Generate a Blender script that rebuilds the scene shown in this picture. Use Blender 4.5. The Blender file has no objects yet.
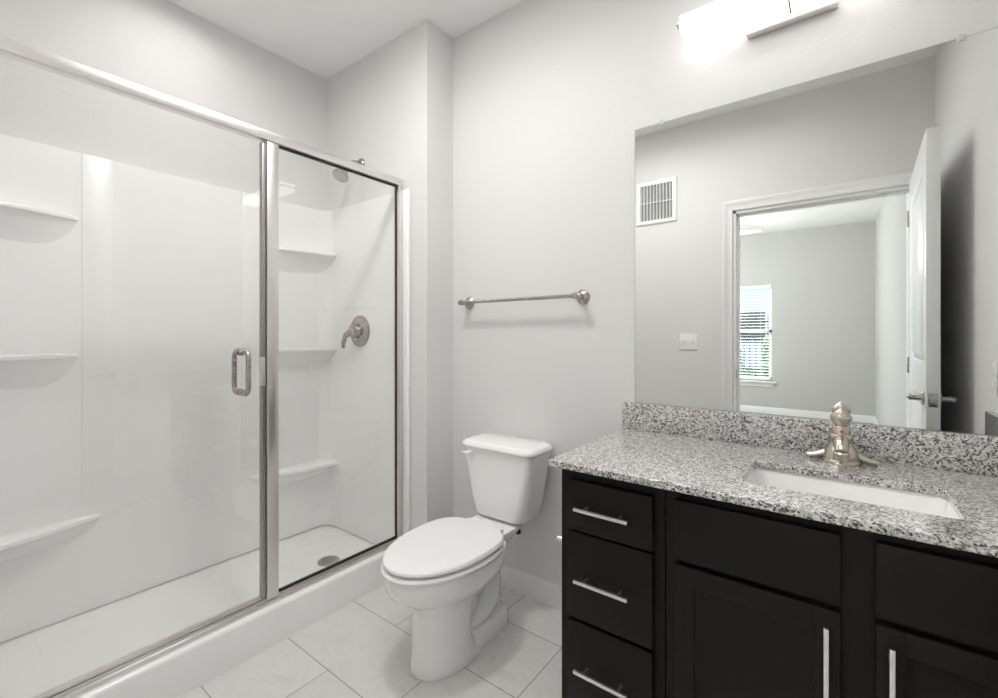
import bpy, bmesh, math, random
from mathutils import Vector, Matrix
random.seed(7)
C = bpy.context.scene.collection
sc = bpy.context.scene
R = math.radians

# ------------------------------------------------------------------ camera, world, lights, exposure
CAM_Y = -1.7253
cd = bpy.data.cameras.new('camera')
cd.sensor_width = 36.0
cd.lens = 446.888 * 36.0 / 998.0
cd.shift_y = -(349.0 - 335.025) / 998.0
cd.clip_start = 0.02
cam = bpy.data.objects.new('camera', cd); C.objects.link(cam)
cam.location = (0, CAM_Y, 1.2)
cam.rotation_euler = (R(90), 0, R(37.188))
sc.camera = cam

w = bpy.data.worlds.new('sky'); sc.world = w; w.use_nodes = True
wn = w.node_tree.nodes; wl = w.node_tree.links
bg = wn['Background']
sky = wn.new('ShaderNodeTexSky'); sky.sky_type = 'NISHITA'; sky.sun_disc = False
sky.sun_elevation = R(38); sky.sun_rotation = R(180)
wl.new(sky.outputs[0], bg.inputs[0]); bg.inputs[1].default_value = 0.6

sun = bpy.data.lights.new('sun', 'SUN'); sun.energy = 32.0; sun.angle = R(0.6); sun.color = (1, .96, .9)
so = bpy.data.objects.new('sun', sun); C.objects.link(so); so.location = (-3, -12, 8)
so.rotation_euler = Vector((0.16, 1.0, -0.80)).to_track_quat('-Z', 'Y').to_euler()

def area(name, loc, direction, sx, sy, energy, color, shape='RECTANGLE', spread=180):
    l = bpy.data.lights.new(name, 'AREA'); l.shape = shape; l.size = sx; l.size_y = sy
    l.energy = energy; l.color = color; l.spread = R(spread)
    o = bpy.data.objects.new(name, l); C.objects.link(o); o.location = loc
    o.rotation_euler = Vector(direction).to_track_quat('-Z', 'Y').to_euler()
    return o
# bathroom ceiling lamp (above the picture), then added fill lights for shower, bathroom and bedroom
area('ceiling_lamp_light', (-1.22, -.88, 2.74), (0, 0, -1), .15, .15, 9.2, (1, .985, .97), 'DISK', 180)
area('shower_fill_light', (-2.08, -1.0, 2.74), (0, 0, -1), .5, .5, 2.4, (1, .985, .97), 'DISK', 165)  # added fill to brighten the shower; no fixture there
area('ceiling_bounce_fill', (-.8, -1.0, 2.735), (0, 0, -1), 1.3, .8, 8.2, (1, .99, .98), 'RECTANGLE', 158)  # added soft area fill, imitating light bounced off the ceiling
pl = bpy.data.lights.new('bedroom_fill_light', 'POINT'); pl.energy = 52.0; pl.shadow_soft_size = .09; pl.color = (1, .975, .93)  # added fill for the bedroom; the fan carries no lamp
po = bpy.data.objects.new('bedroom_fill_light', pl); C.objects.link(po); po.location = (-1.42, -4.42, 2.22)
area('side_daylight_fill', (-3.38, -4.0, 1.5), (1, 0, -.1), 2.0, 1.5, 60.0, (.74, .87, 1))  # added cool daylight fill; the side wall has no window

vs = sc.view_settings
vs.view_transform = 'Standard'; vs.look = 'None'; vs.gamma = 1.0; vs.use_curve_mapping = False
vs.exposure = 0.24
sc.cycles.transparent_max_bounces = 24
sc.cycles.max_bounces = 14
sc.cycles.diffuse_bounces = 7
sc.cycles.glossy_bounces = 8

# ------------------------------------------------------------------ materials
def mat(name, color, rough=.5, metal=0., coat=0., spec=.5):
    m = bpy.data.materials.new(name); m.use_nodes = True
    b = m.node_tree.nodes['Principled BSDF']
    b.inputs['Base Color'].default_value = (*color, 1)
    b.inputs['Roughness'].default_value = rough
    b.inputs['Metallic'].default_value = metal
    b.inputs['Coat Weight'].default_value = coat
    b.inputs['Coat Roughness'].default_value = .06
    b.inputs['Specular IOR Level'].default_value = spec
    return m
def nd(m, t): return m.node_tree.nodes.new(t)
def lk(m, a, b): m.node_tree.links.new(a, b)
def coords(m, scale=(1, 1, 1), loc=(0, 0, 0)):
    g = nd(m, 'ShaderNodeNewGeometry'); mp = nd(m, 'ShaderNodeMapping')
    lk(m, g.outputs['Position'], mp.inputs[0])
    mp.inputs['Scale'].default_value = scale; mp.inputs['Location'].default_value = loc
    return mp.outputs[0]
def noise(m, vec, scale, detail=2., rough=.5, dist=0.):
    n = nd(m, 'ShaderNodeTexNoise'); lk(m, vec, n.inputs['Vector'])
    n.inputs['Scale'].default_value = scale; n.inputs['Detail'].default_value = detail
    n.inputs['Roughness'].default_value = rough; n.inputs['Distortion'].default_value = dist
    return n
def ramp(m, fac, stops, interp='LINEAR'):
    r = nd(m, 'ShaderNodeValToRGB'); lk(m, fac, r.inputs[0]); r.color_ramp.interpolation = interp
    e = r.color_ramp.elements
    while len(e) < len(stops): e.new(.5)
    for el, (p, c) in zip(e, stops):
        el.position = p; el.color = (*c, 1) if len(c) == 3 else c
    return r.outputs[0]
def bump(m, h, strength, dist):
    b = nd(m, 'ShaderNodeBump'); lk(m, h, b.inputs['Height'])
    b.inputs['Strength'].default_value = strength; b.inputs['Distance'].default_value = dist
    lk(m, b.outputs[0], m.node_tree.nodes['Principled BSDF'].inputs['Normal'])
def base(m, out): lk(m, out, m.node_tree.nodes['Principled BSDF'].inputs['Base Color'])
def mixc(m, fac, a, b, mode='MIX'):
    x = nd(m, 'ShaderNodeMix'); x.data_type = 'RGBA'; x.blend_type = mode
    for i, v in ((0, fac), (6, a), (7, b)):
        if hasattr(v, 'links'): lk(m, v, x.inputs[i])
        else: x.inputs[i].default_value = v if i == 0 else (*v, 1)
    return x.outputs[2]

def paint(name, col, strength=.25):
    m = mat(name, col, .62, spec=.3)
    n = noise(m, coords(m), 95, 3, .55)
    bump(m, n.outputs['Fac'], strength, .0035)
    return m
WALL = paint('greige_wall_paint', (.715, .708, .70))
CEIL = paint('white_ceiling_paint', (.88, .88, .875), .15)
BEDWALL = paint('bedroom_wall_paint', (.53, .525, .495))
TRIM = mat('white_trim_paint', (.80, .795, .785), .32)
DOORW = mat('white_door_paint', (.80, .80, .80), .30)
PORC = mat('white_porcelain', (.88, .88, .87), .09, coat=.5)
SEATM = mat('white_seat_plastic', (.84, .84, .835), .18)
ACRY = mat('white_shower_acrylic', (.89, .886, .88), .27, coat=.2)
PLATE = mat('white_plate_plastic', (.82, .815, .80), .3)
DARK = mat('dark_void', (.03, .03, .032), .8)
BLACK = mat('black_rubber', (.008, .008, .008), .5)
RED = mat('red_mark', (.5, .02, .02), .3)
CLEARCLIP = mat('clear_clip_plastic', (.62, .62, .61), .12)

def metal(name, col, rough, stretch):
    m = mat(name, col, rough, 1.)
    n = noise(m, coords(m, stretch), 60, 2)
    r = nd(m, 'ShaderNodeMapRange'); lk(m, n.outputs['Fac'], r.inputs[0])
    r.inputs[3].default_value = rough * .92; r.inputs[4].default_value = rough * 1.1
    lk(m, r.outputs[0], m.node_tree.nodes['Principled BSDF'].inputs['Roughness'])
    return m
NICK = metal('brushed_nickel', (.45, .42, .385), .27, (1, 1, 8))
FRAME = metal('satin_nickel_frame', (.74, .715, .69), .33, (1, 1, 4))
FAUC = metal('faucet_nickel', (.58, .53, .455), .2, (4, 4, 1))
PULL = metal('pull_nickel', (.80, .79, .77), .3, (4, 4, 4))
STEEL = metal('drain_steel', (.52, .51, .49), .35, (1, 1, 1))

MIRROR = mat('mirror_silver', (.885, .90, .885), 0.0, 1.)

def glass(name, tint):
    m = bpy.data.materials.new(name); m.use_nodes = True
    t = m.node_tree; t.nodes.clear()
    out = t.nodes.new('ShaderNodeOutputMaterial'); mx = t.nodes.new('ShaderNodeMixShader')
    tr = t.nodes.new('ShaderNodeBsdfTransparent'); gl = t.nodes.new('ShaderNodeBsdfGlossy')
    fr = t.nodes.new('ShaderNodeFresnel'); fr.inputs[0].default_value = 1.8
    tr.inputs[0].default_value = (*tint, 1); gl.inputs['Roughness'].default_value = 0.0
    ge = t.nodes.new('ShaderNodeNewGeometry'); k = t.nodes.new('ShaderNodeMath'); k.operation = 'SUBTRACT'
    k.inputs[0].default_value = 1; k2 = t.nodes.new('ShaderNodeMath'); k2.operation = 'MULTIPLY'   # reflect once, at the outer face of the sheet
    t.links.new(ge.outputs['Backfacing'], k.inputs[1]); t.links.new(k.outputs[0], k2.inputs[0]); t.links.new(fr.outputs[0], k2.inputs[1])
    t.links.new(k2.outputs[0], mx.inputs[0]); t.links.new(tr.outputs[0], mx.inputs[1])
    t.links.new(gl.outputs[0], mx.inputs[2]); t.links.new(mx.outputs[0], out.inputs[0])
    return m
GLASS = glass('clear_shower_glass', (.986, .988, .984))
PANE = glass('window_glass', (.97, .985, .98))

def emit(name, col, s):
    m = bpy.data.materials.new(name); m.use_nodes = True
    b = m.node_tree.nodes['Principled BSDF']
    b.inputs['Base Color'].default_value = (.9, .9, .9, 1); b.inputs['Roughness'].default_value = .25
    b.inputs['Emission Color'].default_value = (*col, 1); b.inputs['Emission Strength'].default_value = s
    return m
LAMP = emit('lit_frosted_glass', (1, .985, .96), 2.3)

def tile_mat():
    m = mat('pale_floor_tile', (.6, .6, .6), .28)
    v = coords(m, (1, 1, 1), (.845 + 61, .212 + 60.8, 0))
    br = nd(m, 'ShaderNodeTexBrick'); lk(m, v, br.inputs['Vector'])
    br.offset = .5; br.offset_frequency = 2; br.squash = 1; br.squash_frequency = 2
    br.inputs['Scale'].default_value = 1; br.inputs['Mortar Size'].default_value = .0021
    br.inputs['Mortar Smooth'].default_value = .15; br.inputs['Bias'].default_value = 0
    br.inputs['Brick Width'].default_value = .61; br.inputs['Row Height'].default_value = .304
    br.inputs['Color1'].default_value = (.70, .69, .67, 1); br.inputs['Color2'].default_value = (.66, .648, .628, 1)
    br.inputs['Mortar'].default_value = (.33, .31, .285, 1)
    n = noise(m, coords(m, (1, 1.6, 1)), 4.5, 5, .6, 1.4)
    vein = ramp(m, n.outputs['Fac'], [(.3, (.90, .885, .87)), (.5, (1, 1, 1)), (.62, (.955, .94, .93)), (.75, (1, 1, 1))])
    base(m, mixc(m, 1.0, br.outputs['Color'], vein, 'MULTIPLY'))
    inv = nd(m, 'ShaderNodeMath'); inv.operation = 'SUBTRACT'; inv.inputs[0].default_value = 1
    lk(m, br.outputs['Fac'], inv.inputs[1]); bump(m, inv.outputs[0], .5, .0015)
    return m
TILE = tile_mat()

def granite_mat():
    m = mat('speckled_granite', (.5, .5, .5), .2, coat=.8)
    co = coords(m)
    d = noise(m, co, 60, 2)
    off = nd(m, 'ShaderNodeVectorMath'); off.operation = 'MULTIPLY_ADD'
    lk(m, d.outputs['Color'], off.inputs[0]); off.inputs[1].default_value = (.006, .006, .006); lk(m, co, off.inputs[2])
    v1 = nd(m, 'ShaderNodeTexVoronoi'); lk(m, off.outputs[0], v1.inputs['Vector']); v1.inputs['Scale'].default_value = 250
    s1 = nd(m, 'ShaderNodeSeparateColor'); lk(m, v1.outputs['Color'], s1.inputs[0])
    c1 = ramp(m, s1.outputs[0], [(0, (.075, .072, .076)), (.12, (.21, .205, .21)), (.26, (.42, .405, .395)), (.44, (.62, .605, .59)), (.75, (.75, .74, .725))], 'CONSTANT')
    v2 = nd(m, 'ShaderNodeTexVoronoi'); lk(m, off.outputs[0], v2.inputs['Vector']); v2.inputs['Scale'].default_value = 130
    s2 = nd(m, 'ShaderNodeSeparateColor'); lk(m, v2.outputs['Color'], s2.inputs[0])
    c2 = ramp(m, s2.outputs[1], [(0, (.45, .44, .45)), (.17, (.74, .725, .71)), (.45, (1, 1, 1)), (.85, (1, .97, .93))], 'CONSTANT')
    base(m, mixc(m, .65, c1, c2, 'MULTIPLY'))
    return m
GRAN = granite_mat()

def wood_mat(name, stretch):
    m = mat(name, (.012, .01, .009), .44, spec=.22)
    n = noise(m, coords(m, stretch), 11, 6, .62, 1.2)
    base(m, ramp(m, n.outputs['Fac'], [(.25, (.004, .0031, .0028)), (.5, (.0085, .0066, .0058)), (.62, (.0055, .0042, .0037)), (.85, (.016, .0122, .0104))]))
    bump(m, n.outputs['Fac'], .06, .002)
    return m
WOODH = wood_mat('espresso_wood_across', (1.2, 9, 9))
WOODV = wood_mat('espresso_wood_upright', (9, 9, 1.2))

def plank_mat():
    m = mat('bedroom_plank_floor', (.4, .34, .28), .16)
    br = nd(m, 'ShaderNodeTexBrick'); mp = coords(m, (1, 1, 1), (50, 50, 0)); lk(m, mp, br.inputs['Vector'])
    br.inputs['Scale'].default_value = 1; br.inputs['Brick Width'].default_value = 1.2; br.inputs['Row Height'].default_value = .18
    br.inputs['Mortar Size'].default_value = .001
    br.inputs['Color1'].default_value = (.40, .35, .30, 1); br.inputs['Color2'].default_value = (.33, .285, .24, 1)
    br.inputs['Mortar'].default_value = (.15, .12, .1, 1)
    base(m, br.outputs['Color']); return m
PLANK = plank_mat()

def patchy(name, a, b, scale, rough=.9):
    m = mat(name, a, rough)
    base(m, ramp(m, noise(m, coords(m), scale, 4).outputs['Fac'], [(.35, a), (.65, b)])); return m
GRASS = patchy('lawn_green', (.09, .19, .08), (.16, .28, .12), 6)
LEAF = patchy('shrub_leaf', (.08, .20, .11), (.17, .34, .19), 22)
STUCCO = patchy('pale_stucco', (.78, .77, .74), (.82, .81, .79), 3)
IRON = mat('black_iron', (.012, .014, .013), .5)
DARKPANE = mat('dark_house_window', (.06, .08, .09), .1)
BLIND = mat('white_blind_slat', (.80, .81, .80), .4)

# ------------------------------------------------------------------ mesh helpers
def wloc(o):
    v = Vector((0, 0, 0))
    while o: v += o.location; o = o.parent
    return v
def obj(name, bm, m, parent=None, sharp=35):
    """link bm (built in world coordinates) as one object"""
    bmesh.ops.recalc_face_normals(bm, faces=bm.faces)
    if parent is not None: org = wloc(parent); loc = Vector((0, 0, 0))
    else:
        xs = [v.co for v in bm.verts]
        lo = Vector([min(c[i] for c in xs) for i in range(3)]); hi = Vector([max(c[i] for c in xs) for i in range(3)])
        org = Vector(((lo.x + hi.x) / 2, (lo.y + hi.y) / 2, lo.z)); loc = org
    bmesh.ops.translate(bm, verts=bm.verts, vec=-org)
    me = bpy.data.meshes.new(name); bm.to_mesh(me); bm.free()
    for p in me.polygons: p.use_smooth = True
    me.set_sharp_from_angle(angle=R(sharp))
    me.materials.append(m)
    o = bpy.data.objects.new(name, me); C.objects.link(o); o.location = loc
    if parent is not None: o.parent = parent
    return o
def tag(o, label=None, cat=None, group=None, kind=None):
    if label: o['label'] = label
    if cat: o['category'] = cat
    if group: o['group'] = group
    if kind: o['kind'] = kind
    return o
def thing(name, label, cat, loc=(0, 0, 0), group=None):
    o = bpy.data.objects.new(name, None); C.objects.link(o); o.location = loc; o.empty_display_size = .1
    return tag(o, label, cat, group)
def struct(name, bm, m, label=None, cat=None, parent=None):
    o = obj(name, bm, m, parent)
    if parent is None: tag(o, label, cat, None, 'structure')
    return o
def box(bm, x0, x1, y0, y1, z0, z1, bev=0., seg=2):
    if x0 > x1: x0, x1 = x1, x0
    if y0 > y1: y0, y1 = y1, y0
    if z0 > z1: z0, z1 = z1, z0
    r = bmesh.ops.create_cube(bm, size=1)
    vs_ = r['verts']
    bmesh.ops.scale(bm, verts=vs_, vec=(x1 - x0, y1 - y0, z1 - z0))
    bmesh.ops.translate(bm, verts=vs_, vec=((x0 + x1) / 2, (y0 + y1) / 2, (z0 + z1) / 2))
    if bev:
        es = list({e for v in vs_ for e in v.link_edges})
        bmesh.ops.bevel(bm, geom=es, offset=bev, segments=seg, affect='EDGES', profile=.5)
    return bm
def B(*a, **k): return box(bmesh.new(), *a, **k)
def loft(bm, rings, cap0=True, cap1=True, closed=True):
    rv = [[bm.verts.new(p) for p in r] for r in rings]
    n = len(rings[0])
    for a, b in zip(rv, rv[1:]):
        for i in range(n if closed else n - 1):
            j = (i + 1) % n
            bm.faces.new((a[i], a[j], b[j], b[i]))
    if cap0: bm.faces.new(rv[0][::-1])
    if cap1: bm.faces.new(rv[-1])
    return bm
def lathe(bm, prof, center, axis='Z', n=32, cap0=True, cap1=True):
    cx, cy, cz = center; rings = []
    for r, h in prof:
        ring = []
        for i in range(n):
            a = 2 * math.pi * i / n; p, q = r * math.cos(a), r * math.sin(a)
            ring.append({'Z': (cx + p, cy + q, cz + h), 'Y': (cx + p, cy + h, cz + q), 'X': (cx + h, cy + p, cz + q)}[axis])
        rings.append(ring)
    return loft(bm, rings, cap0, cap1)
def catmull(pts, k=8):
    pts = [Vector(p) for p in pts]; out = []
    P = [2 * pts[0] - pts[1]] + pts + [2 * pts[-1] - pts[-2]]
    for i in range(1, len(P) - 2):
        for j in range(k):
            t = j / k; a, b, c, d = P[i - 1:i + 3]
            out.append(.5 * ((2 * b) + (c - a) * t + (2 * a - 5 * b + 4 * c - d) * t * t + (3 * b - a - 3 * c + d) * t ** 3))
    out.append(pts[-1]); return out
def tube(bm, pts, rad, n=16, closed=False, flat=1.):
    pts = [Vector(p) for p in pts]; N = len(pts); rings = []; prev = None
    for i, p in enumerate(pts):
        if closed: t = pts[(i + 1) % N] - pts[i - 1]
        else: t = pts[min(i + 1, N - 1)] - pts[max(i - 1, 0)]
        t.normalize()
        if prev is None:
            prev = t.orthogonal().normalized()
            if abs(t.z) < .9: prev = Vector((0, 0, 1)) - t * t.z; prev.normalize()
        u = prev - t * prev.dot(t); u.normalize(); prev = u; v = t.cross(u)
        r = rad[i] if isinstance(rad, (list, tuple)) else rad
        rings.append([p + (u * math.cos(2 * math.pi * k / n) * flat + v * math.sin(2 * math.pi * k / n)) * r for k in range(n)])
    if closed: rings.append(rings[0]); return loft(bm, rings, False, False)
    return loft(bm, rings)
def rrect(x0, x1, y0, y1, r, z, k=6):
    out = []
    for cx, cy, a0 in ((x1 - r, y1 - r, 0), (x0 + r, y1 - r, 90), (x0 + r, y0 + r, 180), (x1 - r, y0 + r, 270)):
        for i in range(k + 1):
            a = R(a0 + 90 * i / k); out.append((cx + r * math.cos(a), cy + r * math.sin(a), z))
    return out
def prism_x(bm, prof, x0, x1):   # prof: (y,z) polygon
    return loft(bm, [[(x0, y, z) for y, z in prof], [(x1, y, z) for y, z in prof]])
def prism_y(bm, prof, y0, y1):   # prof: (x,z) polygon
    return loft(bm, [[(x, y0, z) for x, z in prof], [(x, y1, z) for x, z in prof]])
def prism_z(bm, prof, z0, z1):
    return loft(bm, [[(x, y, z0) for x, y in prof], [(x, y, z1) for x, y in prof]])

# ------------------------------------------------------------------ dimensions
ZC = 2.756
XL, XR = -2.4821, .43          # shower long wall, right wall
YS = -.188                      # shower end wall
XCC = -1.6105                   # outer corner of the shower end wall
YD = -1.745                     # door wall, bathroom face
YDB = -1.862                    # door wall, bedroom face
YE = -1.712                     # far shower end
BX0, BX1, BY = -3.5, .40, -6.2  # bedroom

# ------------------------------------------------------------------ room shell
struct('wall_back', B(XCC, XR + .1, 0, .1, 0, ZC), WALL)
struct('wall_shower_end', B(XL - .1, XCC, YS, .1, 0, ZC), WALL)
struct('wall_left', B(XL - .1, XL, YDB, YS, 0, ZC), WALL)
struct('wall_right', B(XR, XR + .1, YDB, 0, 0, ZC), WALL)
OX0, OX1, OZ = -.580, .325, 2.058
bm = bmesh.new()
box(bm, XCC, OX0, YDB, YD, 0, ZC); box(bm, OX1, XR, YDB, YD, 0, ZC); box(bm, OX0, OX1, YDB, YD, OZ, ZC)
box(bm, XL, XCC, YDB, YE, 0, ZC)
struct('wall_front', bm, WALL)
struct('floor', B(XL - .1, XR + .1, YDB, .1, -.1, 0), TILE)
struct('ceiling', B(XL - .1, XR + .1, YDB, .1, ZC, ZC + .1), CEIL)

def base_prof(d=1):
    return [(0, 0), (.014, 0), (.014, .066), (.0115, .071), (.0115, .080), (.008, .088), (.008, .093), (.004, .1), (0, .1)]
bm = prism_x(bmesh.new(), [(-a - .0003, z) for a, z in base_prof()], XCC + .001, -.6575)
struct('baseboard_back', bm, TRIM)
bm = prism_y(bmesh.new(), [(XCC + a + .0003, z) for a, z in base_prof()], YS, -.016)
struct('baseboard_shower_end', bm, TRIM)
bm = bmesh.new(); prism_x(bm, [(YD + a, z) for a, z in base_prof()], XCC, OX0 - .07)
struct('baseboard_front', bm, TRIM)
struct('baseboard_right', prism_y(bmesh.new(), [(XR - a, z) for a, z in base_prof()], YD + .01, -.56), TRIM)

# door casing (both faces) and jamb lining
bm = bmesh.new()
for yw, sg in ((YD, 1), (YDB, -1)):
    rings = []
    for b, t in ((.004, .0005), (.004, .011), (.012, .013), (.018, .011), (.045, .016), (.052, .020), (.066, .020), (.070, .017), (.070, .0005)):
        y = yw + sg * t
        rings.append([(OX0 - b, y, 0.001), (OX0 - b, y, OZ + b), (OX1 + b, y, OZ + b), (OX1 + b, y, 0.001)])
    loft(bm, rings, False, False, False)
struct('trim_1', bm, TRIM)
bm = bmesh.new()
box(bm, OX0, OX0 + .016, YDB, YD, 0, OZ); box(bm, OX1 - .002, OX1, YDB, YD, 0, OZ); box(bm, OX0, OX1, YDB, YD, OZ - .016, OZ)
box(bm, OX0 + .016, OX0 + .026, YDB + .02, YD - .045, 0, OZ - .016); box(bm, OX0 + .016, OX1 - .012, YDB + .02, YD - .045, OZ - .026, OZ - .016)
jamb = struct('trim_2', bm, TRIM)
struct('strike_plate', B(OX0 + .016, OX0 + .0175, YD - .034, YD - .008, .9, .96, .0005), NICK, parent=jamb)

# ------------------------------------------------------------------ bathroom door, swung open beside the right wall
HX, HY, DT, DW, DH = .325, YD + .026, .044, .875, 2.06
dx0, dx1 = HX - .003, HX - .003 + DT
dr = thing('door_1', 'white two-panel bathroom door swung open, seen edge-on in the mirror', 'door', (HX, HY, 0))
tag(dr, kind='structure')
dy0, dy1 = HY + .002, HY + DW
bm = bmesh.new()
panels = ((.13, .93), (1.06, DH - .13))
px0, px1 = dy0 + .13, dy1 - .13
cx0, cx1 = dx0 + .009, dx1 - .009
box(bm, dx0, dx1, dy0, px0, .012, DH, .0015); box(bm, dx0, dx1, px1, dy1, .012, DH, .0015)
box(bm, dx0, dx1, px0, px1, .012, panels[0][0]); box(bm, dx0, dx1, px0, px1, panels[0][1], panels[1][0]); box(bm, dx0, dx1, px0, px1, panels[1][1], DH)
leaf = obj('door_panel', bm, DOORW, dr)
bm = bmesh.new()
for z0, z1 in panels:
    box(bm, cx0, cx1, px0, px1, z0, z1)
    for xa, xb in ((dx0, cx0), (dx1, cx1)):
        for ins in (0, ):
            rings = []
            for off, xx in ((.0, xa), (.012, xa + (xb - xa) * .2), (.022, xb), (.045, xb), (.06, xa)):
                rings.append([(xx, px0 + off, z0 + off), (xx, px1 - off, z0 + off), (xx, px1 - off, z1 - off), (xx, px0 + off, z1 - off)])
            loft(bm, rings, False, True)
obj('panel_moulding', bm, DOORW, dr)
hz, hy = .93, dy1 - .065
for s, xf in ((-1, dx0), (1, dx1)):
    bm = bmesh.new()
    lathe(bm, [(.030, 0), (.030, s * .006), (.026, s * .010), (.012, s * .012), (.011, s * .042)], (xf, hy, hz), 'X', 28)
    xl = xf + s * .042
    tube(bm, catmull([(xl, hy + .006, hz), (xl + s * .004, hy - .03, hz + .002), (xl + s * .002, hy - .08, hz), (xl - s * .004, hy - .115, hz - .004)], 6),
         [.0105] * 8 + [.0095] * 6 + [.008] * 5, 14)
    obj('lever_handle', bm, NICK, dr)
bm = B(dx0 + .007, dx1 - .007, dy1 - .0005, dy1 + .0012, hz - .029, hz + .029, .0004)
lp = obj('latch_plate', bm, NICK, dr)
obj('latch_bolt', B(dx0 + .013, dx1 - .013, dy1 + .001, dy1 + .010, hz - .011, hz + .011, .002), STEEL, lp)
for z in (.2, 1.03, 1.86):
    bm = lathe(bmesh.new(), [(.006, -.045), (.007, -.04), (.007, .04), (.006, .045)], (HX - .006, HY - .001, z), 'Z', 14)
    obj('hinge', bm, NICK, dr)

dr.rotation_euler.z = R(2.0)
# ------------------------------------------------------------------ bedroom beyond the door
WX0, WX1, WZ0, WZ1 = -1.78, -.80, .50, 1.975
struct('bedroom_floor', B(BX0 - .1, BX1 + .1, BY - .1, YDB, -.1, 0), PLANK)
struct('bedroom_ceiling', B(BX0 - .1, BX1 + .1, BY - .1, YDB, ZC, ZC + .1), CEIL)
bm = bmesh.new()
box(bm, BX0, WX0, BY - .12, BY, 0, ZC); box(bm, WX1, BX1, BY - .12, BY, 0, ZC)
box(bm, WX0, WX1, BY - .12, BY, 0, WZ0); box(bm, WX0, WX1, BY - .12, BY, WZ1, ZC)
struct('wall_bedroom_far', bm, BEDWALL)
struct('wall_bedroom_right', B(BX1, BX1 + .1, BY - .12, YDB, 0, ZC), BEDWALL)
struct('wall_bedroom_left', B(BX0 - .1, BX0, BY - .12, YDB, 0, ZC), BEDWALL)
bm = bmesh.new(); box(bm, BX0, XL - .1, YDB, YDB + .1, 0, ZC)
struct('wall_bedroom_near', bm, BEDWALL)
bm = bmesh.new(); prism_x(bm, [(BY + a, z) for a, z in base_prof()], BX0, BX1)
struct('baseboard_bedroom_far', bm, TRIM)
struct('baseboard_bedroom_right', prism_y(bmesh.new(), [(BX1 - a, z) for a, z in base_prof()], BY + .016, YDB - .02), TRIM)
# window
wroot = thing('window_1', 'white sash bedroom window reflected through the doorway', 'window', ((WX0 + WX1) / 2, BY - .06, WZ0))
tag(wroot, kind='structure')
bm = bmesh.new(); zm = (WZ0 + WZ1) / 2 + .02
for a, b, c_, d in ((WX0, WX0 + .045, WZ0, WZ1), (WX1 - .045, WX1, WZ0, WZ1), (WX0, WX1, WZ0, WZ0 + .05), (WX0, WX1, WZ1 - .045, WZ1), (WX0, WX1, zm - .025, zm + .025)):
    box(bm, a, b, BY - .10, BY - .05, c_, d, .003)
obj('window_frame', bm, TRIM, wroot)
obj('window_pane', B(WX0 + .04, WX1 - .04, BY - .079, BY - .074, WZ0 + .04, WZ1 - .04), PANE, wroot)
obj('window_sill', B(WX0 - .05, WX1 + .055, BY - .05, BY + .06, WZ0 - .03, WZ0 - .002, .004), TRIM, wroot)
obj('sill_apron', B(WX0 - .02, WX1 + .02, BY, BY + .016, WZ0 - .09, WZ0 - .03, .003), TRIM, wroot)
br = thing('window_blind', 'open white slatted blind hanging in the bedroom window', 'blind', ((WX0 + WX1) / 2, BY - .022, WZ0))
obj('head_rail', B(WX0 + .004, WX1 - .004, BY - .045, BY + .004, WZ1 - .06, WZ1 - .003, .004), BLIND, br)
bm = bmesh.new(); z = WZ0 + .05
while z < WZ1 - .08:
    prism_x(bm, [(BY - .036, z - .002), (BY - .022, z + .001), (BY - .008, z - .001), (BY - .008, z + .0015), (BY - .022, z + .0035), (BY - .036, z + .0005)], WX0 + .006, WX1 - .006); z += .046
obj('slats', bm, BLIND, br)
obj('bottom_rail', B(WX0 + .006, WX1 - .006, BY - .04, BY - .004, WZ0 + .012, WZ0 + .032, .003), BLIND, br)
for x in (WX0 + .15, WX1 - .15):
    obj('ladder_cord', tube(bmesh.new(), [(x, BY - .021, WZ0 + .02), (x, BY - .021, WZ1 - .03)], .0012, 6), BLIND, br)
# ceiling fan in the bedroom
fx, fy = -1.42, -4.42
fan = thing('ceiling_fan', 'ceiling fan in the bedroom, one pale blade tip seen through the doorway', 'fan', (fx, fy, 2.45))
obj('down_rod', lathe(bmesh.new(), [(.06, ZC - 2.45), (.06, ZC - 2.47), (.014, ZC - 2.48), (.014, .09)], (fx, fy, 2.45), 'Z', 20), NICK, fan)
obj('motor', lathe(bmesh.new(), [(.03, .10), (.09, .08), (.11, .03), (.10, -.04), (.05, -.07)], (fx, fy, 2.45), 'Z', 28), NICK, fan)
for k in range(5):
    bm = B(.13, .70, -.065, .065, -.004, .004, .003)
    bmesh.ops.rotate(bm, verts=bm.verts, cent=(0, 0, 0), matrix=Matrix.Rotation(R(8), 3, 'X'))
    bmesh.ops.rotate(bm, verts=bm.verts, cent=(0, 0, 0), matrix=Matrix.Rotation(R(72 * k), 3, 'Z'))
    bmesh.ops.translate(bm, verts=bm.verts, vec=(fx, fy, 2.45))
    obj('blade', bm, TRIM, fan)
# outdoors
struct('ground', B(-14, 10, -32, BY - .125, -.35, -.15), GRASS)
fe = thing('iron_fence', 'black iron railing outside the bedroom window', 'fence', (-2, -9.5, -.15))
bm = bmesh.new(); x = -5.0
while x < 1.5: box(bm, x - .009, x + .009, -9.51, -9.49, -.15, 1.62); x += .115
obj('pickets', bm, IRON, fe)
bm = bmesh.new()
for z in (0.0, 1.25, 1.5): box(bm, -5.05, 1.5, -9.525, -9.475, z - .02, z + .02)
obj('rails', bm, IRON, fe)
hs = thing('apartment_house', 'pale house behind the iron railing outside', 'house', (-3, -22, -.15))
obj('wall', B(-9, 5, -24, -20, -.15, 6.2), STUCCO, hs)
bm = bmesh.new(); prism_x(bm, [(-24.4, 6.2), (-19.6, 6.2), (-22, 7.6)], -9.4, 5.4); obj('roof', bm, patchy('grey_roof', (.22, .21, .2), (.3, .29, .28), 5), hs)
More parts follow.
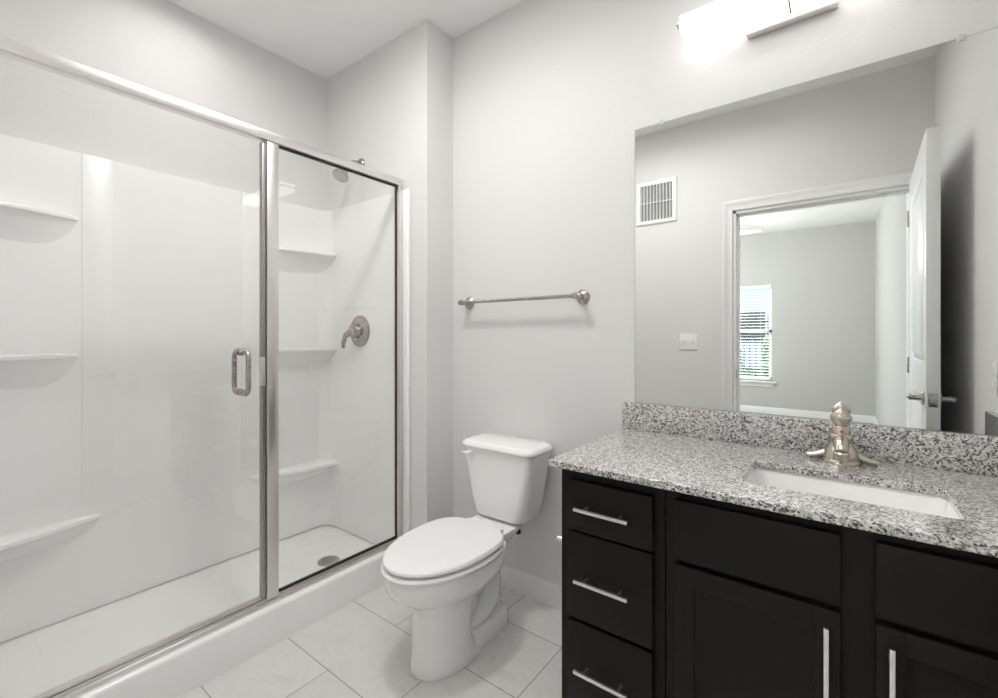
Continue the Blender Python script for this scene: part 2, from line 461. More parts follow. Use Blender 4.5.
for x in (-6.2, -4.4, -2.9, -1.0):
    for z in (.8, 3.5):
        f = obj('window_frame', B(x - .55, x + .55, -20.03, -19.98, z, z + 1.5), TRIM, hs)
        obj('pane', B(x - .46, x + .46, -19.98, -19.97, z + .08, z + 1.42), DARKPANE, f)
def shrub(x, y, r, h, label):
    bm = bmesh.new()
    for i in range(900):
        a = random.uniform(0, 6.283); t = random.random(); rr = r * math.sqrt(random.random()) * (1 - .35 * t)
        c = Vector((x + rr * math.cos(a), y + rr * math.sin(a), -.12 + h * t))
        n = Vector((random.uniform(-1, 1), random.uniform(-1, 1), random.uniform(0, 1))).normalized()
        u = n.orthogonal().normalized() * .075; v = n.cross(u).normalized() * .045
        bm.faces.new([bm.verts.new(c + p) for p in (u, v, -u, -v)])
    s = obj('shrub', bm, LEAF); tag(s, label, 'shrub', 'shrubs outside the bedroom window')
for i, (x, y, r, h) in enumerate([(-2.75, -8.2, .42, 1.25), (-1.80, -8.0, .42, 1.15), (-.85, -8.3, .42, 1.3), (.1, -8.2, .42, 1.15)]):
    shrub(x, y, r, h, 'leafy green shrub outside the bedroom window below the railing')

# ------------------------------------------------------------------ shower: pan, surround, enclosure
CURB = .15
XC = -1.737
pan = thing('shower_pan', 'white shower base with raised front curb on the tile floor', 'shower base', (-2.1, -.95, 0))
bm = bmesh.new()
# floor of the pan as a gently dished loft, drain at (DX,DY)
DX, DY = -2.066, -.438
x0, x1, y0, y1 = XL + .001, XC - .075, YE + .001, YS - .001
rings = []
for f, z in ((1, .068), (.985, .061), (.9, .058), (.5, .053), (.12, .0495), (.055, .049)):
    rr = []
    for (px, py, pz) in rrect(x0, x1, y0, y1, .05, 0, 5):
        rr.append((DX + (px - DX) * f, DY + (py - DY) * f, z))
    rings.append(rr)
loft(bm, [[(p[0], p[1], 0.0) for p in rings[0]]] + rings, True, True)
# curb with rounded top
cp = []
for (px, py, pz) in rrect(XC - .10, XC, 0, CURB, .016, 0, 5):
    cp.append((px, max(py, 0)))
prof = [(XC - .10, .0), (XC, 0.0)] + [(p[0], p[1]) for p in rrect(XC - .10, XC, -1, CURB, .016, 0, 5)[0:12]]
prism_y(bm, [(a, z) for a, z in prof], YE + .001, YS - .001)
obj('base_tray', bm, ACRY, pan)
bm = lathe(bmesh.new(), [(.001, .0045), (.030, .0045), (.040, .0055), (.052, .004), (.054, 0)], (DX, DY, .0495), 'Z', 36, True, False)
dn = obj('drain', bm, STEEL, pan)
bm = bmesh.new()
for i in range(6):
    for rr_, nn in ((.012, 6), (.024, 12)):
        pass
for rr_, nn in ((.010, 6), (.020, 12), (.030, 18)):
    for k in range(nn):
        a = 6.283 * k / nn
        lathe(bm, [(.0026, 0), (.0026, .0006)], (DX + rr_ * math.cos(a), DY + rr_ * math.sin(a), .0541), 'Z', 8)
obj('strainer_holes', bm, DARK, dn)

sur = thing('shower_surround', 'glossy white moulded shower wall panels with corner shelves', 'shower surround', (-2.45, -.95, .06))
PT = .014
XB = XL + .024        # back panel face
YA = YS - .014        # right end panel face
YB = YE + .014
ZT = 1.942
def arc(cx, cy, r, a0, a1, k=8): return [(cx + r * math.cos(R(a0 + (a1 - a0) * i / k)), cy + r * math.sin(R(a0 + (a1 - a0) * i / k))) for i in range(k + 1)]
rc = .075
inner = [(-1.745, YA)] + arc(XB + rc, YA - rc, rc, 90, 180) + arc(XB + rc, YB + rc, rc, 180, 270) + [(-1.745, YB)]
outer = [(-1.745, YS - .0006), (XL + .0006, YS - .0006), (XL + .0006, YE + .0006), (-1.745, YE + .0006)]
bm = bmesh.new()
def panel_strip(bm, pts, out_pts, z0, z1):
    loft(bm, [[(a[0], a[1], z0) for a in pts], [(a[0], a[1], z1) for a in pts], [(b[0], b[1], z1) for b in out_pts], [(b[0], b[1], z0) for b in out_pts], [(a[0], a[1], z0) for a in pts]], False, False, False)
    bmesh.ops.remove_doubles(bm, verts=bm.verts, dist=.0002)
outer = [outer[0]] + [outer[1]] * 9 + [outer[2]] * 9 + [outer[3]]
panel_strip(bm, inner, outer, .0662, ZT)
obj('wall_panel', bm, ACRY, sur, 25)
# slim raised ribs beside the corner shelves
for ya, yb in ((-1.302, -1.205), (-.69, -.60)):
    bm = B(XB - .004, XB + .0035, ya, yb, .50, ZT - .0005, .0032, 3)
    obj('panel_rib', bm, ACRY, sur)
# outer flange beside the glass
bm = B(-1.815, -1.729, YS - .020, YS - .0004, CURB + .001, ZT, .006, 3)
obj('edge_flange', bm, ACRY, sur)
bm = B(-1.815, -1.729, YE + .0004, YE + .020, CURB + .001, ZT, .006, 3)
obj('edge_flange', bm, ACRY, sur)
def shelf(ytip, ywall, z, drop, dep):
    """corner shelf on the back panel: tip where it fades into the panel, deepest at the end panel"""
    bm = bmesh.new(); rings = []; N = 22
    for i in range(N + 1):
        t = i / N; y = ytip + (ywall - ytip) * t
        p = .012 + dep * (1 - (1 - min(t, 1)) ** 2.2)
        b = drop * (math.sin(math.pi * min(.5, t * 1.4)) ** .55 if t > 0 else 0.02) * (1 - .25 * t)
        xw = XB - .002
        sec = [(xw, z), (xw + p - .010, z), (xw + p - .003, z - .003), (xw + p, z - .010), (xw + p - .002, z - .019), (xw + p - .010, z - .024)]
        for q in (.25, .5, .75, 1.0):
            sec.append((xw + (p - .012) * (1 - q) ** 1.15 + .002 * (1 - q), z - .024 - b * (q ** 1.1)))
        sec.append((xw - .0, z - .026 - b))
        rings.append([(x, y, zz) for x, zz in sec])
    loft(bm, rings); return bm
for z, dep in ((1.682, .085), (1.127, .095), (.458, .105)):
    obj('corner_shelf', shelf(-1.315 if z > 1 else -1.245, YB + .001, z,   .125 if z > 1 else .08, dep), ACRY, sur, 40)
    obj('corner_shelf', shelf(-.585 if z > 1 else -.645, YA - .001, z,   .125 if z > 1 else .08, dep), ACRY, sur, 40)

# valve, shower head
va = thing('shower_valve', 'round nickel shower valve with lever on the white shower wall', 'shower valve', (-2.131, YA, 1.222))
obj('escutcheon', lathe(bmesh.new(), [(.088, -.0006), (.088, -.004), (.080, -.011), (.04, -.016), (.036, -.018)], (-2.131, YA, 1.222), 'Y', 40, True, True), NICK, va)
obj('hub', lathe(bmesh.new(), [(.040, -.014), (.038, -.04), (.033, -.056), (.018, -.064), (.002, -.066)], (-2.131, YA, 1.222), 'Y', 30), NICK, va)
obj('lever', tube(bmesh.new(), catmull([(-2.131, YA - .050, 1.226), (-2.160, YA - .056, 1.212), (-2.190, YA - .058, 1.185), (-2.207, YA - .056, 1.150), (-2.210, YA - .052, 1.128)], 6), [.022] * 6 + [.019] * 6 + [.015] * 6 + [.012] * 7, 14, flat=.75), NICK, va)
sh = thing('overhead_shower', 'nickel shower head on a bent arm above the shower panels', 'shower head', (-2.14, YS, 2.163))
obj('flange', lathe(bmesh.new(), [(.032, -.0006), (.032, -.004), (.026, -.012), (.012, -.016)], (-2.14, YS, 2.163), 'Y', 28), NICK, sh)
obj('arm', tube(bmesh.new(), catmull([(-2.14, YS - .004, 2.163), (-2.14, YS - .05, 2.160), (-2.138, YS - .085, 2.138), (-2.134, YS - .105, 2.112)], 6), .0098, 14), NICK, sh)
bm = lathe(bmesh.new(), [(.012, .0), (.015, .012), (.016, .02), (.028, .036), (.043, .062), (.045, .070), (.042, .075), (.002, .076)], (0, 0, 0), 'Z', 30)
q = Vector((.02, -.5, -.85)).to_track_quat('Z', 'Y').to_matrix()
bmesh.ops.rotate(bm, verts=bm.verts, cent=(0, 0, 0), matrix=q)
bmesh.ops.translate(bm, verts=bm.verts, vec=(-2.134, YS - .103, 2.114))
obj('spray_head', bm, NICK, sh)

# glass enclosure
GX = -1.782
en = thing('shower_enclosure', 'nickel-framed glass shower front standing on the white curb', 'shower enclosure', (GX, -.95, CURB))
fx0, fx1 = GX - .018, GX + .018
HB, HT = 1.955, 1.992
gy0, gy1 = YE + .023, YS - .023
obj('header', B(fx0 - .004, fx1 + .004, gy0, gy1, HB, HT, .003), FRAME, en)
bm = B(fx0 - .004, fx1 + .006, gy0, gy1, CURB + .0005, CURB + .016, .003)
box(bm, fx0 + .002, fx1 - .006, gy0, gy1, CURB + .014, CURB + .026, .002)
obj('sill_rail', bm, FRAME, en)
obj('mullion', B(fx0, fx1, -.888, -.842, CURB + .018, HB + .001, .003), FRAME, en)
obj('wall_jamb', B(fx0, fx1, gy1 - .028, gy1 + .0005, CURB + .018, HB + .001, .003), FRAME, en)
obj('wall_jamb', B(fx0, fx1, gy0, gy0 + .03, CURB + .018, HB + .001, .003), FRAME, en)
fg = obj('fixed_glass', B(GX - .004, GX + .004, -.843, gy1 - .026, CURB + .024, HB + .002), GLASS, en)
bm = bmesh.new(); g = .007; ga, gb, gz0, gz1 = -.843, gy1 - .027, CURB + .026, HB
for a, b, c_, d in ((ga, ga + .003, gz0, gz1), (gb - .004, gb, gz0, gz1), (ga, gb, gz0, gz0 + g), (ga, gb, gz1 - g, gz1)):
    box(bm, GX - .006, GX + .007, a, b, c_, d)
obj('gasket', bm, BLACK, fg)
dg = obj('door_glass', B(GX - .004, GX + .004, gy0 + .034, -.902, CURB + .034, HB - .006), GLASS, en)
obj('hinge_rail', B(GX - .012, GX + .012, -.904, -.891, CURB + .03, HB - .006, .002), metal('strike_nickel', (.36, .34, .32), .35, (1, 1, 4)), dg)
bm = B(GX - .008, GX + .010, gy0 + .034, -.906, CURB + .028, CURB + .040, .002)
obj('bottom_sweep', bm, FRAME, dg)
obj('latch', B(GX + .004, GX + .024, -.912, -.897, 1.005, 1.115, .002), FRAME, dg)
bm = bmesh.new()
hy_, hz0, hz1, ho = -.975, .972, 1.150, .058
for s in (-1, 1):
    pts = [(GX + s * .004, hy_, hz1 - .012)]
    loop = [(GX + s * .004, hy_, hz1 - .014), (GX + s * .038, hy_, hz1 - .010), (GX + s * ho, hy_, hz1 - .03), (GX + s * ho, hy_, (hz0 + hz1) / 2), (GX + s * ho, hy_, hz0 + .03), (GX + s * .038, hy_, hz0 + .010), (GX + s * .004, hy_, hz0 + .014)]
    tube(bm, catmull(loop, 7), .0092, 14)
    for z in (hz1 - .014, hz0 + .014): lathe(bm, [(.013, s * .004), (.013, s * .010), (.009, s * .012)], (GX, hy_, z), 'X', 18)
obj('pull_handle', bm, NICK, dg)

# ------------------------------------------------------------------ toilet
TX = -1.188
to = thing('toilet', 'white two-piece toilet with closed lid between shower and vanity', 'toilet', (TX, -.4, 0))
def egg(xc, yf, yb, hw, z, n=48, pf=2.0, pb=2.6, wide=.44):
    yc = yb + (yf - yb) * wide; out = []
    for i in range(n):
        a = 2 * math.pi * i / n; c_, s_ = math.cos(a), math.sin(a)
        if s_ < 0: p, L = pf, yc - yf
        else: p, L = pb, yb - yc
        out.append((xc + hw * math.copysign(abs(c_) ** (2 / p), c_), yc + L * math.copysign(abs(s_) ** (2 / p), s_), z))
    return out
bm = bmesh.new()
E = [(-.656, -.36, .105, 0.0), (-.659, -.36, .108, .006), (-.652, -.40, .104, .025), (-.645, -.425, .101, .08), (-.641, -.43, .100, .15), (-.641, -.42, .101, .195),
     (-.642, -.40, .107, .222), (-.664, -.36, .124, .245), (-.702, -.30, .150, .272), (-.735, -.27, .171, .298), (-.748, -.255, .180, .318), (-.752, -.25, .183, .336), (-.753, -.245, .184, .362), (-.748, -.245, .180, .370)]
loft(bm, [egg(TX + .012 * min(1, max(0, (.26 - z) / .06)), yf, yb, hw, z) for yf, yb, hw, z in E])
# deck that carries the tank, narrowing towards the wall
D = [(.055, -.36, -.20, .20, .04), (.065, -.40, -.19, .27, .05), (.088, -.42, -.165, .325, .05), (.104, -.43, -.14, .358, .05), (.112, -.44, -.125, .382, .035), (.108, -.43, -.13, .390, .035)]
loft(bm, [rrect(TX - hw, TX + hw, ya, yb, r, z, 5) for hw, ya, yb, z, r in D])
# trapway: centre column rising behind, and a rounded swelling on each flank
tube(bm, catmull([(TX, -.42, .16), (TX, -.36, .12), (TX, -.31, .13), (TX, -.275, .19), (TX, -.25, .26), (TX, -.235, .22), (TX, -.23, .12), (TX, -.23, .02)], 8),
     [.055] * 16 + [.056] * 24 + [.05] * 17, 24)
for s in (-1, 1):
    tube(bm, catmull([(TX + s * .040, -.25, .20), (TX + s * .056, -.295, .150), (TX + s * .064, -.345, .115), (TX + s * .062, -.392, .092), (TX + s * .05, -.435, .065)], 10),
         [.018 + .022 * math.sin(math.pi * min(1, .25 + k / 48)) for k in range(41)], 18)
# foot flange
F_ = [(.102, -.46, -.20, 0, .05), (.104, -.46, -.195, .010, .05), (.102, -.455, -.20, .055, .05), (.098, -.45, -.207, .070, .045), (.086, -.43, -.225, .076, .03)]
loft(bm, [rrect(TX - hw, TX + hw, ya, yb, r, z, 6) for hw, ya, yb, z, r in F_])
obj('bowl', bm, PORC, to, 50)
for s in (-1, 1):
    bm = lathe(bmesh.new(), [(.013, -.012), (.013, .004), (.010, .012), (.003, .015)], (TX + s * .084, -.31, .068), 'Z', 18)
    obj('bolt_cap', bm, PORC, to)
# seat ring (closed under the lid) and lid
bm = bmesh.new()
S = [(-.752, -.285, .180, .372), (-.760, -.282, .186, .377), (-.763, -.28, .188, .385), (-.759, -.282, .185, .391), (-.742, -.287, .173, .3935)]
loft(bm, [egg(TX, yf, yb, hw, z, pb=3.0, wide=.42) for yf, yb, hw, z in S])
obj('seat', bm, SEATM, to)
bm = bmesh.new()
S = [(-.735, -.287, .170, .3975), (-.751, -.28, .181, .400), (-.756, -.278, .184, .407), (-.754, -.279, .182, .413), (-.742, -.285, .177, .418), (-.66, -.31, .13, .4205), (-.55, -.39, .06, .4215)]
loft(bm, [egg(TX, yf, yb, hw, z, pb=3.0, wide=.42) for yf, yb, hw, z in S])
obj('seat_lid', bm, SEATM, to, 30)
for s in (-1, 1):
    obj('lid_hinge', B(TX + s * .075 - .022, TX + s * .075 + .022, -.284, -.252, .385, .407, .006, 3), SEATM, to)
# tank
TK = -1.182
bm = bmesh.new()
T = [(.118, -.178, -.035, .400, .045), (.132, -.190, -.024, .404, .05), (.142, -.194, -.020, .415, .05), (.154, -.197, -.018, .48, .045), (.171, -.200, -.017, .58, .042), (.190, -.203, -.016, .695, .040)]
loft(bm, [rrect(TK - hw, TK + hw, ya, yb, r, z, 7) for hw, ya, yb, z, r in T])
obj('tank', bm, PORC, to)
bm = bmesh.new()
L = [(.186, -.206, -.012, .696, .045), (.196, -.214, -.009, .699, .05), (.200, -.218, -.008, .707, .052), (.198, -.216, -.009, .716, .052), (.188, -.206, -.016, .726, .05), (.170, -.19, -.03, .730, .045)]
loft(bm, [rrect(TK - hw, TK + hw, ya, yb, r, z, 7) for hw, ya, yb, z, r in L])
obj('tank_lid', bm, PORC, to)
bm = bmesh.new()
lx, lz = TK - .130, .676
lathe(bm, [(.012, 0), (.012, -.010), (.008, -.014), (.008, -.024)], (lx, -.202, lz), 'Y', 18)
tube(bm, catmull([(lx + .008, -.224, lz), (lx - .012, -.226, lz), (lx - .032, -.224, lz - .002)], 5), [.008] * 5 + [.0075] * 6, 12)
obj('flush_lever', bm, PORC, to)
for s in (-1, 1):
    bm = lathe(bmesh.new(), [(.004, .0), (.016, .002), (.016, .012), (.006, .014), (.006, .034)], (TX + s * .095, -.155, .352), 'Z', 16)
    obj('tank_bolt', bm, BLACK, to)

# ------------------------------------------------------------------ towel bar
tb = thing('towel_bar', 'brushed nickel towel bar on the wall above the toilet', 'towel bar', (-1.18, 0, 1.365))
zb = 1.362
for x in (-1.496, -.862):
    bm = lathe(bmesh.new(), [(.031, -.0006), (.031, -.005), (.026, -.010), (.014, -.018), (.0125, -.045), (.0145, -.058), (.0145, -.072), (.010, -.079), (.002, -.080)], (x, 0, zb), 'Y', 28)
    obj('post', bm, NICK, tb)
obj('bar', lathe(bmesh.new(), [(.002, -1.514), (.008, -1.513), (.0105, -1.509), (.0105, -1.474), (.0085, -1.470), (.0085, -.885), (.0105, -.881), (.0105, -.845), (.008, -.840), (.002, -.838)], (0, -.064, zb), 'X', 20), NICK, tb)

# ------------------------------------------------------------------ mirror
mr = thing('wall_mirror', 'large frameless mirror on the wall above the granite backsplash', 'mirror', (-.105, 0, .9355))
obj('mirror_glass', B(-.634, XR - .004, -.006, -.0006, .9358, 2.0035), MIRROR, mr)
obj('mirror_edge', B(-.6352, XR - .003, -.0052, -.0004, .9356, 2.0045), mat('dark_mirror_edge', (.10, .13, .12), .3), mr)
for x in (-.531, .265):
    bm = B(x - .009, x + .009, -.0095, -.0004, 1.995, 2.013, .003)
    lathe(bm, [(.0035, -.0095), (.0035, -.011)], (x, 0, 2.009), 'Y', 10)
    obj('mirror_clip', bm, CLEARCLIP, mr)

# ------------------------------------------------------------------ vanity light
vl = thing('vanity_light', 'lit frosted glass bar light on the wall above the mirror', 'light fixture', (-.122, 0, 2.2))
obj('backplate', B(-.245, .001, -.034, -.0006, 2.203, 2.325, .003), FRAME, vl)
bm = bmesh.new(); lx0, lx1 = -.430, .186
box(bm, lx0, lx1, -.141, -.040, 2.230, 2.288, .004)
obj('glass_diffuser', bm, LAMP, vl)
bm = bmesh.new()
box(bm, -.1225, -.1175, -.1455, -.141, 2.222, 2.294); box(bm, -.1225, -.1175, -.1455, -.03, 2.2245, 2.2295); box(bm, -.1225, -.1175, -.1455, -.03, 2.289, 2.294)
obj('bracket_strap', bm, NICK, vl)
for xe, s in ((lx0, -1), (lx1, 1)):
    bm = B(xe + s * .004, xe + s * .009, -.148, -.038, 2.254, 2.262)
    box(bm, xe - s * .03, xe + s * .009, -.149, -.142, 2.254, 2.262)
    obj('end_clip', bm, NICK, vl)

# ------------------------------------------------------------------ vanity cabinets, counter, sink, faucet
FY = -.536; DFY = -.557
CX0, CXM = -.665, -.358
def front_panel(bm, x0, x1, z0, z1, recess=False):
    """slab front, or a frame-and-panel door front"""
    if not recess:
        box(bm, x0, x1, DFY, FY - .0008, z0, z1, .0035, 2); return
    fr = .047
    for a, b, c_, d in ((x0, x0 + fr, z0, z1), (x1 - fr, x1, z0, z1)): box(bm, a, b, DFY, FY - .0008, c_, d, .003, 2)
    box(bm, x0 + fr - .002, x1 - fr + .002, DFY, FY - .0008, z1 - fr, z1, .003, 2); box(bm, x0 + fr - .002, x1 - fr + .002, DFY, FY - .0008, z0, z0 + fr, .003, 2)
    rings = []
    for off, yy in ((fr - .004, DFY + .001), (fr + .004, DFY + .008), (fr + .012, DFY + .0105), (fr + .03, DFY + .0105), (fr + .05, DFY + .007)):
        rings.append([(x0 + off, yy, z0 + off), (x1 - off, yy, z0 + off), (x1 - off, yy, z1 - off), (x0 + off, yy, z1 - off)])
    loft(bm, rings, False, True)
def bar_pull(parent, p0, p1):
    bm = bmesh.new(); yb = DFY - .030
    p0, p1 = Vector(p0), Vector(p1); d = (p1 - p0).normalized(); L_ = (p1 - p0).length; hw = .0045
    if abs(d.x) > .5: box(bm, p0.x, p1.x, yb - .005, yb + .005, p0.z - hw, p0.z + hw, .0012)
    else: box(bm, p0.x - hw, p0.x + hw, yb - .004, yb + .004, p0.z, p1.z, .0012)
    h = obj('bar_pull', bm, PULL, parent)
    return h
def pull_posts(parent, pts):
    for x, z in pts:
        obj('pull_post', lathe(bmesh.new(), [(.0045, DFY + .0005), (.0045, DFY - .026)], (x, 0, z), 'Y', 14), PULL, parent)
def carcass(bm, x0, x1, opens):
    zt = .812; t = .016; yb = -.003
    box(bm, x0, x0 + t, FY + .018, yb, .10, zt); box(bm, x1 - t, x1, FY + .018, yb, .10, zt)
    box(bm, x0 + t, x1 - t, FY + .018, yb, .10, .116); box(bm, x0 + t, x1 - t, yb - .006, yb, .116, zt)
    box(bm, x0 + .0, x1 - .0, -.475, -.46, 0.0, .10)            # toe kick board
    # face frame around the openings
    xs = x0
    for (a, b, z0, z1) in opens:
        pass
def stile(bm, a, b, z0, z1): box(bm, a, b, FY, FY + .0185, z0, z1, .001, 1)

dc = thing('drawer_cabinet', 'dark espresso drawer cabinet at the left end of the vanity', 'cabinet', ((CX0 + CXM) / 2, -.27, 0))
bm = bmesh.new(); carcass(bm, CX0, CXM, [])
stile(bm, CX0, -.630, .10, .812); stile(bm, -.392, CXM - .001, .10, .812)
for z0, z1 in ((.773, .812), (.622, .642), (.362, .386), (.10, .13)): stile(bm, -.631, -.391, z0, z1)
obj('body', bm, WOODV, dc)
for (z0, z1, hz_) in ((.633, .777, .706), (.378, .627, .502), (.118, .367, .246)):
    bm = bmesh.new(); front_panel(bm, -.636, -.386, z0, z1)
    f = obj('drawer_front', bm, WOODH, dc)
    h = bar_pull(f, (-.598, 0, hz_), (-.441, 0, hz_))
    pull_posts(f, ((-.570, hz_), (-.469, hz_)))

scab = thing('sink_cabinet', 'dark espresso two-door sink cabinet under the granite counter', 'cabinet', ((CXM + XR) / 2, -.27, 0))
bm = bmesh.new(); carcass(bm, CXM + .001, XR - .0015, [])
stile(bm, CXM + .0012, -.322, .10, .812); stile(bm, -.003, .068, .10, .812); stile(bm, .392, XR - .002, .10, .812)
for z0, z1 in ((.776, .812), (.61, .645), (.10, .13)):
    stile(bm, -.323, -.002, z0, z1); stile(bm, .067, .393, z0, z1)
obj('body', bm, WOODV, scab)
for x0, x1, hx in ((-.330, .005, -.0195), (.060, .400, .083)):
    bm = bmesh.new(); front_panel(bm, x0, x1, .635, .784); obj('false_front', bm, WOODH, scab)
    bm = bmesh.new(); front_panel(bm, x0, x1, .118, .621, True); f = obj('cabinet_door', bm, WOODV, scab)
    bar_pull(f, (hx, 0, .437), (hx, 0, .597)); pull_posts(f, ((hx, .466), (hx, .568)))

# counter with a rectangular sink cut-out
ZK0, ZK1 = .8125, .8325
KX0, KX1, KY0, KY1 = -.682, XR - .001, -.585, -.001
SX0, SX1, SY0, SY1 = -.193, .203, -.460, -.228
ct = thing('countertop', 'speckled grey granite vanity countertop with backsplash', 'countertop', ((KX0 + KX1) / 2, -.29, ZK0))
bm = bmesh.new()
def hole_slab(bm, outer_, inner_, z0, z1):
    tops = []
    for z in (z0, z1):
        o = [bm.verts.new((x, y, z)) for x, y in outer_]; i = [bm.verts.new((x, y, z)) for x, y, _ in inner_]
        es = [bm.edges.new((o[k], o[(k + 1) % len(o)])) for k in range(len(o))] + [bm.edges.new((i[k], i[(k + 1) % len(i)])) for k in range(len(i))]
        bmesh.ops.triangle_fill(bm, use_beauty=True, edges=es); tops.append((o, i))
    (o0, i0), (o1, i1) = tops
    for a, b in ((o0, o1), (i0, i1)):
        for k in range(len(a)): bm.faces.new((a[k], a[(k + 1) % len(a)], b[(k + 1) % len(b)], b[k]))
hole = rrect(SX0, SX1, SY0, SY1, .022, 0, 6)
hole_slab(bm, [(KX0, KY0), (KX1, KY0), (KX1, KY1), (KX0, KY1)], hole, ZK0, ZK1)
slab = obj('slab', bm, GRAN, ct)
bv = slab.modifiers.new('eased_edge', 'BEVEL'); bv.width = .003; bv.segments = 2; bv.limit_method = 'ANGLE'; bv.angle_limit = R(60)
obj('backsplash', B(KX0, KX1, -.021, -.001, ZK1 + .0004, .9345, .0018), GRAN, ct)
obj('side_splash', B(KX1 - .020, KX1, -.560, -.0215, ZK1 + .0004, .9345, .0018), GRAN, ct)

sk = thing('sink', 'white rectangular undermount sink basin set in the granite', 'sink', ((SX0 + SX1) / 2, (SY0 + SY1) / 2, .66))
def sr(d, z, r): return rrect(SX0 - d, SX1 + d, SY0 - d, SY1 + d, r, z, 6)
bm = bmesh.new()
rings = [sr(.030, ZK0 - .001, .045), sr(-.004 + .012, ZK0 - .001, .03), sr(.002, ZK0 - .012, .03), sr(-.010, .740, .04), sr(-.022, .700, .05), sr(-.045, .682, .05), sr(-.08, .677, .03), sr(-.095, .676, .015)]
outr = [sr(-.09, .664, .02), sr(-.04, .668, .05), sr(-.012, .69, .05), sr(.000, .74, .04), sr(.014, ZK0 - .016, .04), sr(.030, ZK0 - .014, .045)]
loft(bm, rings[::1], False, True); loft(bm, outr, True, False)
a = rings[0]; b = outr[-1]
loft(bm, [a, b], False, False)
bmesh.ops.remove_doubles(bm, verts=bm.verts, dist=.0002)
obj('basin', bm, PORC, sk, 50)
obj('sink_drain', lathe(bmesh.new(), [(.001, .0015), (.016, .0015), (.022, .003), (.028, .002), (.029, -.001)], ((SX0 + SX1) / 2, (SY0 + SY1) / 2 + .01, .6765), 'Z', 28), NICK, sk)

FXC, FYC = .007, -.090
fa = thing('faucet', 'brushed nickel single-handle faucet with pointed knob behind the sink', 'faucet', (FXC, FYC, ZK1))
bm = bmesh.new(); zd = ZK1 + .0004
# oval foot with two down-swept wings
lathe(bm, [(.050, 0), (.050, .004), (.046, .010), (.03, .014)], (FXC, FYC, zd), 'Z', 36)
for sx in (-1, 1):
    pts = catmull([(FXC + sx * .020, FYC, zd + .030), (FXC + sx * .040, FYC - .002, zd + .020), (FXC + sx * .062, FYC - .004, zd + .012), (FXC + sx * .086, FYC - .006, zd + .009)], 7)
    n_ = len(pts)
    tube(bm, pts, [.017 - .0075 * (k / (n_ - 1)) ** .7 if k < n_ - 2 else (.0085 if k == n_ - 2 else .005) for k in range(n_)], 16, flat=.82)
obj('deck_plate', bm, FAUC, fa)
bm = lathe(bmesh.new(), [(.046, 0.0), (.0455, .014), (.042, .026), (.036, .040), (.029, .050), (.027, .056), (.029, .059), (.029, .074), (.0265, .078), (.0235, .081), (.0225, .098), (.019, .104), (.012, .107)], (FXC, FYC, zd), 'Z', 36)
obj('body', bm, FAUC, fa)
bm = bmesh.new()
tube(bm, catmull([(FXC, FYC - .006, zd + .058), (FXC, FYC - .045, zd + .066), (FXC, FYC - .085, zd + .062), (FXC, FYC - .108, zd + .048)], 8), [.021] * 8 + [.0185] * 8 + [.016] * 9, 20, flat=.8)
lathe(bm, [(.015, .0), (.0185, .003), (.0185, .020), (.015, .024)], (FXC, FYC - .108, zd + .026), 'Z', 24)
obj('spout', bm, FAUC, fa)
bm = lathe(bmesh.new(), [(.012, .102), (.0165, .107), (.018, .111), (.0245, .120), (.0265, .127), (.0255, .133), (.018, .142), (.009, .150), (.0015, .154)], (FXC, FYC, zd), 'Z', 14)
kn = obj('knob_handle', bm, FAUC, fa, 20)
bm = lathe(bmesh.new(), [(.004, -.0225), (.0035, -.0232)], (FXC + .001, FYC, zd + .090), 'Y', 14)
o = obj('temperature_dot', bm, RED, fa); tag(o, 'red temperature dot')

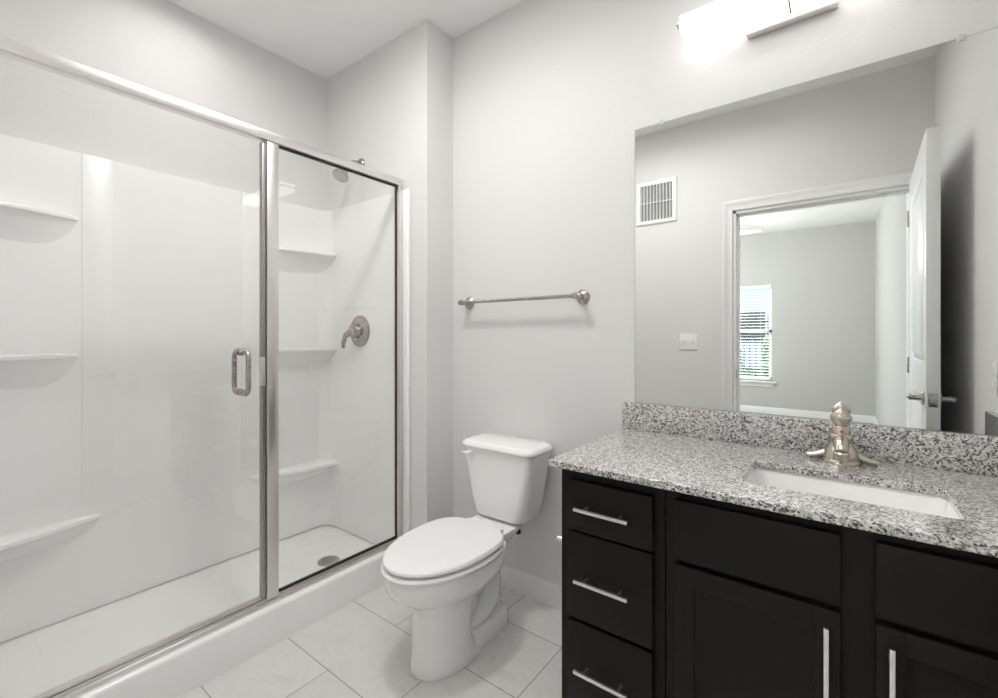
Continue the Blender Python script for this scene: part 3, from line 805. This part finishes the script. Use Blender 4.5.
# toilet paper holder on the cabinet's left side
tp = thing('paper_holder', 'nickel paper holder post on the side of the dark cabinet', 'paper holder', (CX0, -.44, .534))
bm = lathe(bmesh.new(), [(.024, .001), (.024, -.006), (.018, -.012), (.010, -.016), (.008, -.045), (.009, -.052), (.009, -.066), (.006, -.070)], (CX0, -.44, .534), 'X', 22)
obj('post', bm, PLATE if False else PULL, tp)
obj('arm', tube(bmesh.new(), [(CX0 - .058, -.44, .534), (CX0 - .058, -.32, .534)], .006, 14), PULL, tp)

# ------------------------------------------------------------------ plates and vent seen in the mirror
vg = thing('wall_vent', 'square white louvred vent grille high on the wall by the door, in the mirror', 'vent', (-1.12, YD, 2.215))
gx0, gx1, gz0, gz1 = -1.265, -.957, 2.05, 2.385
bm = bmesh.new(); fr = .032
rings = [[(a, YD + y, b) for a, b in ((gx0 + o_, gz0 + o_), (gx1 - o_, gz0 + o_), (gx1 - o_, gz1 - o_), (gx0 + o_, gz1 - o_))] for o_, y in ((0, .0006), (.0, .005), (.008, .012), (fr, .012), (fr, .0008))]
loft(bm, rings, False, False)
obj('grille_frame', bm, TRIM, vg)
obj('duct_opening', B(gx0 + fr - .004, gx1 - fr + .004, YD + .0004, YD + .0009, gz0 + fr - .004, gz1 - fr + .004), patchy('duct_grey', (.20, .20, .20), (.24, .24, .24), 3), vg)
n = 10
for i in range(n):
    x = gx0 + fr + (gx1 - gx0 - 2 * fr) * (i + .15) / n
    bm = prism_z(bmesh.new(), [(x, YD + .011), (x + .0035, YD + .011), (x + .0075, YD + .0015), (x + .004, YD + .0015)], gz0 + fr - .002, gz1 - fr + .002)
    obj('louvre', bm, TRIM, vg)
obj('cross_rib', B(gx0 + fr, gx1 - fr, YD + .004, YD + .0115, 2.214, 2.219), TRIM, vg)

sw = thing('light_switch', 'white double light switch plate left of the door, in the mirror', 'light switch', (-.876, YD, 1.15))
obj('plate', B(-.938, -.814, YD + .0006, YD + .006, 1.092, 1.210, .002), PLATE, sw)
for x in (-.905, -.847):
    obj('toggle', B(x - .005, x + .005, YD + .0055, YD + .016, 1.143, 1.163, .002), PLATE, sw)
ol = thing('wall_outlet', 'white outlet plate on the right wall above the side splash, at the mirror edge', 'outlet', (XR, -.53, 1.05))
obj('plate', B(XR - .006, XR - .0006, -.567, -.495, .992, 1.110, .002), PLATE, ol)
for z in (1.027, 1.075):
    obj('socket', B(XR - .0075, XR - .005, -.548, -.514, z - .015, z + .015, .001), TRIM, ol)
